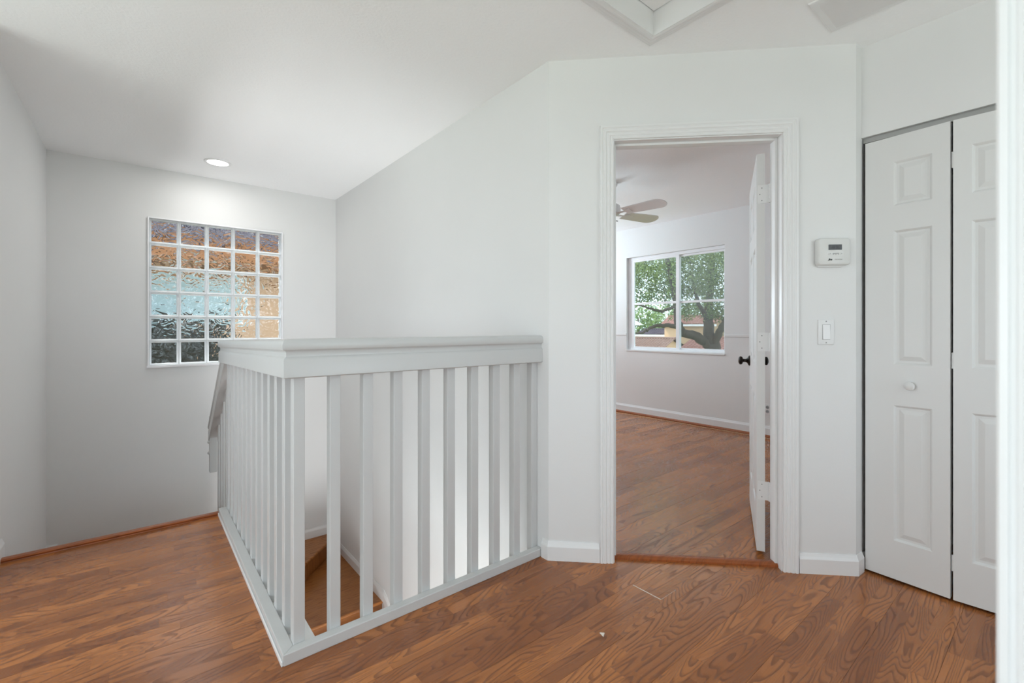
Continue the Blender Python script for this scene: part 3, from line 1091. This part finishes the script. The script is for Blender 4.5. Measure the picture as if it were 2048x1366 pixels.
sash(ym - 0.022, by1 - f, 5.080, 5.102, 0.044, 0.050)
s2_ = sash(by0 + f * 0.55, ym + 0.022, 5.106, 5.128, 0.022, 0.044)
MB().box(5.138, 5.1385, by0 + f * 0.55, ym, zb + 0.022, bz1 - f).build('insect_screen', 'screen', w2)

# frames of unseen windows; all but the second bedroom window added for light
for nm, pts_, ax in (('window_3', (-3.66, -0.20, 2.80, 0.5, 2.2), 'x'), ('window_4', (-2.46, -2.95, 0.05, 0.5, 2.2), 'y'), ('window_5', (5.66, 2.85, 3.95, 0.80, 2.10), 'y'), ('window_6', (-2.46, 1.10, 2.40, 0.5, 2.1), 'y')):
    c, a, b, z0, z1 = pts_
    mb = MB()
    for (ua, ub, za, zc) in ((a, a + 0.05, z0, z1), (b - 0.05, b, z0, z1), (a + 0.05, b - 0.05, z0, z0 + 0.05), (a + 0.05, b - 0.05, z1 - 0.05, z1)):
        off = 0.02 if nm == 'window_5' else (0.03)
        sg = -1 if nm == 'window_5' else 1
        if ax == 'x':
            mb.box(c + 0.01, c + 0.055, ua, ub, za, zc)
        else:
            lo_, hi_ = sorted((c + sg * 0.01, c + sg * 0.055))
            mb.box(ua, ub, lo_, hi_, za, zc)
    tag(mb.build(nm, 'vinyl'), {'window_3': 'white frame of the unseen side window added to light the landing', 'window_4': 'white frame of the unseen rear window added to light the landing', 'window_5': 'white frame of the second bedroom window', 'window_6': 'white frame of the unseen window added to light the closet hall'}[nm], 'window', kind='structure')

# wall outlet in the bedroom
oy, oz = 1.985, 0.290
ou = empty('wall_outlet', (BX, oy, oz - 0.057), 'white double outlet low on the bedroom wall beside the open door', 'outlet')
MB().box(BX - 0.006, BX, oy - 0.036, oy + 0.036, oz - 0.057, oz + 0.057).build('plate', 'trim', ou, bevel=0.002)
for dz in (-0.022, 0.022):
    r_ = MB().lathe([(0.017, 0), (0.016, 0.003)], (BX - 0.006, oy, oz + dz), (-1, 0, 0), seg=18).build('receptacle', 'ink_grey', ou)
    MB().box(BX - 0.0098, BX - 0.009, oy - 0.008, oy - 0.005, oz + dz - 0.005, oz + dz + 0.005).box(BX - 0.0098, BX - 0.009, oy + 0.005, oy + 0.008, oz + dz - 0.005, oz + dz + 0.005).build('slots', 'ink', r_)

# ------------------------------------------------------------------ ceiling things
rlx, rly = 0.480, 4.262
rc = empty('recessed_light', (rlx, rly, CEIL), 'round recessed downlight glowing in the stairwell ceiling', 'ceiling light')
MB().lathe([(0.072, -0.0005), (0.072, -0.005), (0.078, -0.008), (0.088, -0.007), (0.094, -0.003), (0.094, 0.0)], (rlx, rly, CEIL), seg=48, caps=False).build('trim_ring', 'trim', rc, smooth=True)
MB().lathe([(0.073, -0.002), (0.073, -0.0045), (0.0, -0.0050)], (rlx, rly, CEIL), seg=48, caps=False).build('lens', 'lens', rc)
ll = bpy.data.lights.new('downlight', 'AREA')
ll.shape = 'DISK'
ll.size = 0.14
ll.energy = 2.8
ll.color = (1, 0.98, 0.95)
lo = bpy.data.objects.new('downlight', ll)
COL.objects.link(lo)
lo.parent = rc
lo.location = (0, 0, -0.012)

# attic hatch
ah = empty('attic_hatch', ((hx0 + hx1) / 2, (hy0 + hy1) / 2, CEIL - 0.018), 'white moulded attic hatch frame with a recessed panel in the ceiling', 'attic hatch')
HM = [(0.0, 0.0), (0.0, 0.017), (0.010, 0.0185), (0.018, 0.0165), (0.022, 0.0125), (0.030, 0.0135), (0.038, 0.0125), (0.043, 0.0085), (0.052, 0.009), (0.060, 0.006), (0.060, 0.0)]
mb = MB()
rings = []
for (x, yv, sx, sy) in ((hx0, hy0, -1, -1), (hx1, hy0, 1, -1), (hx1, hy1, 1, 1), (hx0, hy1, -1, 1), (hx0, hy0, -1, -1)):
    rings.append([(x + sx * a, yv + sy * a, CEIL - b) for a, b in HM])
mb.loft(rings, True, False)
mb.build('moulding', 'trim', ah)
mb = MB()
q = 0.006
mb.box(hx0 - 0.0, hx0 + q, hy0, hy1, CEIL - 0.016, 2.60).box(hx1 - q, hx1, hy0, hy1, CEIL - 0.016, 2.60).box(hx0 + q, hx1 - q, hy0, hy0 + q, CEIL - 0.016, 2.60).box(hx0 + q, hx1 - q, hy1 - q, hy1, CEIL - 0.016, 2.60)
mb.build('liner', 'trim', ah)
MB().box(hx0 + q + 0.003, hx1 - q - 0.003, hy0 + q + 0.003, hy1 - q - 0.003, 2.530, 2.548).build('panel', 'ceiling', ah)
MB().box(hx0 + q, hx1 - q, hy0 + q, hy1 - q, 2.552, 2.556).build('shadow_gap', 'dark', ah)

# ceiling grille
vx0, vx1, vy0, vy1 = 2.088, 2.365, 0.215, 0.672
av = empty('ceiling_vent', ((vx0 + vx1) / 2, (vy0 + vy1) / 2, CEIL - 0.010), 'white louvred air grille in the ceiling near the closet', 'air vent')
b = 0.028
mb = MB()
HV = [(0.0, 0.0), (0.002, 0.005), (0.008, 0.007), (b, 0.0075), (b, 0.0)]
rings = []
for (x, yv, sx, sy) in ((vx0, vy0, 1, 1), (vx1, vy0, -1, 1), (vx1, vy1, -1, -1), (vx0, vy1, 1, -1), (vx0, vy0, 1, 1)):
    rings.append([(x + sx * a, yv + sy * a, CEIL - d_) for a, d_ in HV])
mb.loft(rings, True, False)
mb.build('vent_frame', 'trim', av)
MB().box(vx0 + b, vx1 - b, vy0 + b, vy1 - b, CEIL - 0.0012, CEIL - 0.0002).build('backing', 'plastic', av)
nsl = 16
pw = (vx1 - vx0 - 2 * b) / nsl
sl0 = None
for k in range(nsl):
    if sl0 is None:
        xx = vx0 + b
        mb = MB()
        x1_ = xx + pw * 0.80
        mb.add([(xx, vy0 + b, CEIL - 0.0012), (xx, vy1 - b, CEIL - 0.0012), (x1_, vy1 - b, CEIL - 0.0085), (x1_, vy0 + b, CEIL - 0.0085),
                (xx + 0.001, vy0 + b, CEIL - 0.0010), (xx + 0.001, vy1 - b, CEIL - 0.0010), (x1_ + 0.001, vy1 - b, CEIL - 0.0078), (x1_ + 0.001, vy0 + b, CEIL - 0.0078)],
               [(0, 3, 2, 1), (4, 5, 6, 7), (0, 1, 5, 4), (1, 2, 6, 5), (2, 3, 7, 6), (3, 0, 4, 7)])
        sl0 = mb.build('slat', 'trim', av)
    else:
        dup(sl0, (pw * k, 0, 0), av)

# ceiling fan in the bedroom
FX, FY, FZ = 3.30, 2.64, 2.165
fan = empty('ceiling_fan', (FX, FY, FZ - 0.12), 'white ceiling fan with glossy rounded blades in the bedroom', 'ceiling fan')
MB().lathe([(0.0, 2.44), (0.065, 2.44), (0.065, 2.42), (0.045, 2.395), (0.020, 2.385), (0.0, 2.385)], (FX, FY, 0), seg=28, caps=False).build('canopy', 'fan', fan, smooth=True)
MB().lathe([(0.011, 2.39), (0.011, 2.24)], (FX, FY, 0), seg=14).build('downrod', 'fan', fan, smooth=True)
MB().lathe([(0.0, 2.262), (0.045, 2.258), (0.085, 2.235), (0.095, 2.205), (0.090, 2.165), (0.060, 2.145), (0.0, 2.140)], (FX, FY, 0), seg=32, caps=False).build('motor_housing', 'fan', fan, smooth=True)
MB().lathe([(0.0, 2.142), (0.045, 2.140), (0.050, 2.115), (0.035, 2.098), (0.0, 2.092)], (FX, FY, 0), seg=28, caps=False).build('switch_cup', 'fan', fan, smooth=True)
for k in range(5):
    a = R(-14 - 72 * k)
    FM = Matrix.Translation((FX, FY, FZ)) @ Matrix.Rotation(a, 4, 'Z') @ Matrix.Rotation(R(-13), 4, 'X')
    mb = MB(FM)
    out = []
    L0_, L1_ = 0.150, 0.545
    for i in range(13):
        s_ = i / 12
        out.append((L0_ + (L1_ - 0.078 - L0_) * s_, -(0.062 + 0.016 * s_)))
    for i in range(1, 12):
        an = R(-90 + 180 * i / 12)
        out.append((L1_ - 0.078 + 0.078 * math.cos(an), 0.078 * math.sin(an)))
    for i in range(12, -1, -1):
        s_ = i / 12
        out.append((L0_ + (L1_ - 0.078 - L0_) * s_, 0.062 + 0.016 * s_))
    mb.prism(out, -0.003, 0.003)
    bl_ = mb.build('blade', 'fan', fan)
    MB(FM).prism([(0.075, -0.016), (0.15, -0.010), (0.20, -0.035), (0.215, -0.030), (0.215, 0.030), (0.20, 0.035), (0.15, 0.010), (0.075, 0.016)], -0.0075, -0.0032).build('blade_iron', 'fan', bl_)
MB().tube([(FX + 0.045, FY - 0.01, 2.11), (FX + 0.085, FY - 0.02, 2.107)], 0.004, 8).build('pull_switch', 'ink', fan)

# ------------------------------------------------------------------ outside, bedroom side
tag(MB().box(-60, 120, -60, 120, -3.2, -3.0).build('ground', 'grass'), 'lawn and ground around the houses', 'ground', kind='structure')


def roof_sheet(mb, a, b, c, d, n, amp):
    """corrugated sheet: eave a-b, ridge d-c, n barrels along the eave"""
    a, b, c, d = map(Vector, (a, b, c, d))
    nr = (b - a).cross(d - a).normalized()
    if nr.z < 0:
        nr = -nr
    top, bot = [], []
    m_ = n * 6
    for i in range(m_ + 1):
        s_ = i / m_
        w_ = nr * amp * abs(math.sin(math.pi * n * s_))
        bot.append(a.lerp(b, s_) + w_)
        top.append(d.lerp(c, s_) + w_)
    rows_ = max(2, int((d - a).length / 0.38))
    for r_ in range(rows_):
        f0, f1 = r_ / rows_, (r_ + 1) / rows_ + 0.02
        lift = nr * 0.03
        vs = [bot[i].lerp(top[i], f0) + lift for i in range(m_ + 1)] + [bot[i].lerp(top[i], f1) for i in range(m_ + 1)]
        vs += [bot[i].lerp(top[i], f0) for i in range(m_ + 1)]
        k_ = m_ + 1
        fs = [(i, i + 1, k_ + i + 1, k_ + i) for i in range(m_)] + [(2 * k_ + i, 2 * k_ + i + 1, i + 1, i) for i in range(m_)]
        mb.add(vs, fs)


def house(name, ox, oy, ang, wx, wy, zw, zr, wallm, tilem, label, wins=()):
    """gabled house, ridge along local x; base at the ground"""
    Fm = frame((ox, oy, 0), ang)
    hm = empty(name, (ox, oy, -3.0), label, 'house')
    mb = MB(Fm)
    mb.box(-wx / 2, wx / 2, -wy / 2, wy / 2, -3.0, zw)
    mb.add([(-wx / 2, -wy / 2, zw), (-wx / 2, wy / 2, zw), (-wx / 2, 0, zr), (wx / 2, -wy / 2, zw), (wx / 2, wy / 2, zw), (wx / 2, 0, zr)], [(0, 1, 2), (3, 5, 4), (0, 2, 5, 3), (1, 4, 5, 2)])
    mb.build('walls', wallm, hm)
    e_ = 0.35
    dz = e_ * (zr - zw) / (wy / 2)
    for sg in (-1, 1):
        mb = MB(Fm)
        roof_sheet(mb, (-wx / 2 - e_, sg * (wy / 2 + e_), zw - dz + 0.06), (wx / 2 + e_, sg * (wy / 2 + e_), zw - dz + 0.06), (wx / 2 + e_, 0, zr + 0.06), (-wx / 2 - e_, 0, zr + 0.06), int(wx / 0.22), 0.05)
        mb.build('tiled_roof', tilem, hm, fix=False)
        MB(Fm).box(-wx / 2 - e_, wx / 2 + e_, sg * (wy / 2 + e_) - 0.03, sg * (wy / 2 + e_) + 0.03, zw - dz - 0.16, zw - dz + 0.05).build('fascia', 'stucco_white', hm)
    mb = MB(Fm)
    mb.tube([(-wx / 2 - e_, 0, zr + 0.10), (wx / 2 + e_, 0, zr + 0.10)], 0.12, 8)
    mb.build('ridge', tilem, hm)
    for (xa, xb, za, zc, sg) in wins:
        wn = MB(Fm).box(xa - 0.07, xb + 0.07, sg * wy / 2 - 0.05, sg * wy / 2 + 0.05, za - 0.07, zc + 0.07).build('window', 'vinyl', hm)
        MB(Fm).box(xa, xb, sg * wy / 2 - 0.06, sg * wy / 2 + 0.06, za, zc).build('pane', 'teal', wn)
    return hm


def ray(u, v, f):
    """world point at forward distance f seen at photo pixel (u, v) - used once, to size far things"""
    r = (u - 1024) / 913.1
    return Vector((f * (st_ + r * ct), f * (ct - r * st_), CAM_H - f * (v - 655.2) / 913.1))


house('peach_house', 35.0, 26.5, R(-76), 9.0, 5.54, -0.60, 0.10, 'stucco', 'tile', 'peach stucco house with a brown tiled roof beyond the bedroom window', [(-1.6, -0.6, -1.6, -0.9, -1)])
house('pale_house', 48.8, 31.6, R(-80), 3.6, 3.6, 0.35, 0.85, 'stucco_white', 'tile_slate', 'pale stucco house rising behind the brown tiled roof', [(-1.0, 0.4, -0.6, 0.15, -1)])
house('red_roof_house', 33.3, 13.3, R(-76), 9.0, 6.2, -0.36, 0.28, 'stucco', 'tile_red', 'low house with a red tiled roof beside the oak trunk')
house('tall_peach_house', 46.9, 26.0, R(-76), 5.0, 4.6, 1.55, 2.3, 'stucco', 'tile_red', 'taller peach house between the tiled roofs behind the oak')


def leaves(mb, n, fn, size, rs):
    for _ in range(n):
        c = fn(rs)
        if c is None:
            continue
        a = Vector((rs.gauss(0, 1), rs.gauss(0, 1), rs.gauss(0, 1))).normalized()
        b_ = a.cross(Vector((rs.gauss(0, 1), rs.gauss(0, 1), rs.gauss(0, 1)))).normalized()
        l_ = size * rs.uniform(0.6, 1.3)
        a, b_ = a * l_, b_ * l_ * 0.5
        mb.add([c - a, c + b_ * 0.9 - a * 0.1, c + a, c - b_ * 0.9 - a * 0.1], [(0, 1, 2, 3)], rs.random())


def tree(name, base_pt, forks, blobs, n, size, label, leafm='leaf', trunk_r=0.3, seed=3, group=None):
    rs = random.Random(seed)
    t_ = empty(name, base_pt, label, 'tree', group)
    mb = MB()
    for pts_, r0, r1 in forks:
        m_ = len(pts_)
        # smooth and wriggle
        P_ = []
        V_ = [Vector(q) for q in pts_]
        for i in range(m_ - 1):
            a0, a1, a2, a3 = V_[max(i - 1, 0)], V_[i], V_[i + 1], V_[min(i + 2, m_ - 1)]
            for k in range(6):
                t1 = k / 6
                P_.append(0.5 * (2 * a1 + (a2 - a0) * t1 + (2 * a0 - 5 * a1 + 4 * a2 - a3) * t1 ** 2 + (3 * a1 - a0 - 3 * a2 + a3) * t1 ** 3))
        P_.append(V_[-1])
        for i in range(1, len(P_) - 1):
            P_[i] = P_[i] + Vector((rs.gauss(0, 1), rs.gauss(0, 1), rs.gauss(0, 1))) * 0.012
        mb.tube(P_, [r0 + (r1 - r0) * i / (len(P_) - 1) for i in range(len(P_))], 9)
    mb.build('trunk', 'bark', t_, smooth='all')
    wts = [b[3] * b[4] * b[5] for b in blobs]

    def fn(rs):
        b = rs.choices(blobs, wts)[0]
        while True:
            q = Vector((rs.uniform(-1, 1), rs.uniform(-1, 1), rs.uniform(-1, 1)))
            if q.length < 1:
                break
        p = Vector((b[0] + q.x * b[3], b[1] + q.y * b[4], b[2] + q.z * b[5]))
        # clumps and holes
        if noise.noise(p * 1.3) + 0.5 * noise.noise(p * 3.1) < -0.02:
            return None
        return p
    mb = MB()
    leaves(mb, n, fn, size, rs)
    f_ = mb.build('foliage', leafm, t_, fix=False)
    f_['kind'] = 'stuff'
    return t_


B = Vector((13.9, 7.05, -3.0))


def Q(u, v, f=14.25):
    return tuple(ray(u, v, f))


def blob(u, v, f, ru, rf, rz):
    c = ray(u, v, f)
    return (c.x, c.y, c.z, ru, rf, rz)


tree('oak_tree', tuple(B), [
    ([(B.x, B.y, -3.0), (B.x, B.y, -0.5), Q(1424, 686)], 0.30, 0.23),
    ([Q(1422, 692), Q(1408, 682), Q(1386, 671, 14.1), Q(1364, 664, 14.0), Q(1355, 640, 13.9), Q(1352, 600, 13.8), Q(1340, 540, 13.6), Q(1325, 470, 13.5)], 0.17, 0.06),
    ([Q(1424, 690), Q(1417, 660), Q(1417, 620, 14.4), Q(1422, 560, 14.6), Q(1426, 470, 14.8)], 0.19, 0.07),
    ([Q(1426, 690), Q(1436, 668, 14.0), Q(1449, 645, 13.8), Q(1475, 600, 13.6), Q(1500, 520, 13.4)], 0.13, 0.05),
    ([Q(1358, 655, 14.0), Q(1330, 651, 13.8), Q(1306, 653, 13.6), Q(1288, 664, 13.4), Q(1270, 668, 13.2)], 0.075, 0.02),
    ([Q(1353, 612, 13.8), Q(1325, 622, 13.6), Q(1305, 618, 13.4), Q(1280, 611, 13.2), Q(1250, 600, 13.0)], 0.05, 0.02),
    ([Q(1416, 640, 14.3), Q(1395, 600, 14.0), Q(1385, 550, 13.8)], 0.08, 0.03),
], [
    blob(1400, 480, 14.3, 4.2, 3.2, 1.75), blob(1300, 560, 13.9, 1.5, 1.5, 0.80), blob(1420, 590, 14.2, 1.7, 1.5, 0.75), blob(1400, 628, 14.6, 1.0, 0.9, 0.26),
    blob(1312, 632, 13.4, 0.52, 0.5, 0.22), blob(1445, 628, 14.3, 0.6, 0.6, 0.33), blob(1268, 585, 13.6, 0.9, 1.0, 0.45), blob(1275, 650, 13.2, 0.35, 0.4, 0.16),
], 110000, 0.046, 'large oak with a forked trunk and dense green crown outside the bedroom window', seed=5)
for i, (u, f, h, w_, seed, lab) in enumerate(((1275, 62, 4.0, 3.6, 11, 'leafy green tree rising behind the pale house'), (1335, 74, 4.6, 4.2, 12, 'leafy green tree farthest back between the roofs'), (1392, 66, 4.2, 3.8, 13, 'leafy green tree standing behind the taller peach house'), (1530, 48, 3.8, 3.2, 14, 'leafy green tree behind the red tiled roof'))):
    c = ray(u, 650, f)
    x, yv = c.x, c.y
    tree('background_tree', (x, yv, -3.0), [([(x, yv, -3.0), (x, yv, 0.0), (x + 0.2, yv, h * 0.6)], 0.3, 0.08)], [(x, yv, 1.6, w_, w_, h * 0.75), (x + 1, yv - 1.2, 0.0, w_ * 0.8, w_ * 0.8, 1.6)], 5000, 0.24, lab, 'leaf_far', seed=seed)

# ------------------------------------------------------------------ outside, stairwell side
NY = 9.2
nh = empty('neighbour_house', (1.0, NY + 2, -3.0), 'peach neighbouring house with windows coloured teal for reflected sky and orange eaves behind the glass blocks', 'house')
MB().box(-6.0, 8.0, NY, NY + 5.3, -3.0, 2.22).build('walls', 'stucco', nh)
wn = MB().box(-3.2, 1.42, NY - 0.04, NY + 0.02, 1.22, 2.0).build('window', 'vinyl', nh)
for k in range(3):
    MB().box(-3.12 + k * 1.52, -3.12 + k * 1.52 + 1.44, NY - 0.055, NY - 0.03, 1.28, 1.94).build('pane', 'teal', wn)
MB().box(-6.3, 8.3, NY - 0.78, NY + 0.0, 2.16, 2.52).build('eaves', 'fascia', nh)
mb = MB()
roof_sheet(mb, (-6.3, NY - 0.80, 2.42), (8.3, NY - 0.80, 2.42), (8.3, NY + 5.5, 6.6), (-6.3, NY + 5.5, 6.6), 50, 0.07)
mb.build('tiled_roof', 'tile_slate', nh, fix=False)
hd = empty('hedge', (-0.6, 8.1, -3.0), 'tall dark hedge between the houses behind the glass blocks', 'hedge')
mb = MB()
for i in range(9):
    mb.tube([(-4.2 + i * 0.62, 8.1, -3.0), (-4.2 + i * 0.62, 8.1, 0.8)], [0.05, 0.02], 6)
mb.build('stem_cluster', 'bark', hd)
mb = MB()
rs = random.Random(4)
leaves(mb, 9000, lambda r: Vector((r.uniform(-4.4, 1.05), r.gauss(8.1, 0.22), r.uniform(-1.2, 1.16 + 0.1 * math.sin(r.random() * 9)))), 0.10, rs)
f_ = mb.build('foliage', 'leaf_dark', hd, fix=False)
f_['kind'] = 'stuff'
MB().box(-4.3, 1.0, 8.0, 8.2, -3.0, 1.0).build('inner_growth', 'hedge_dark', hd)
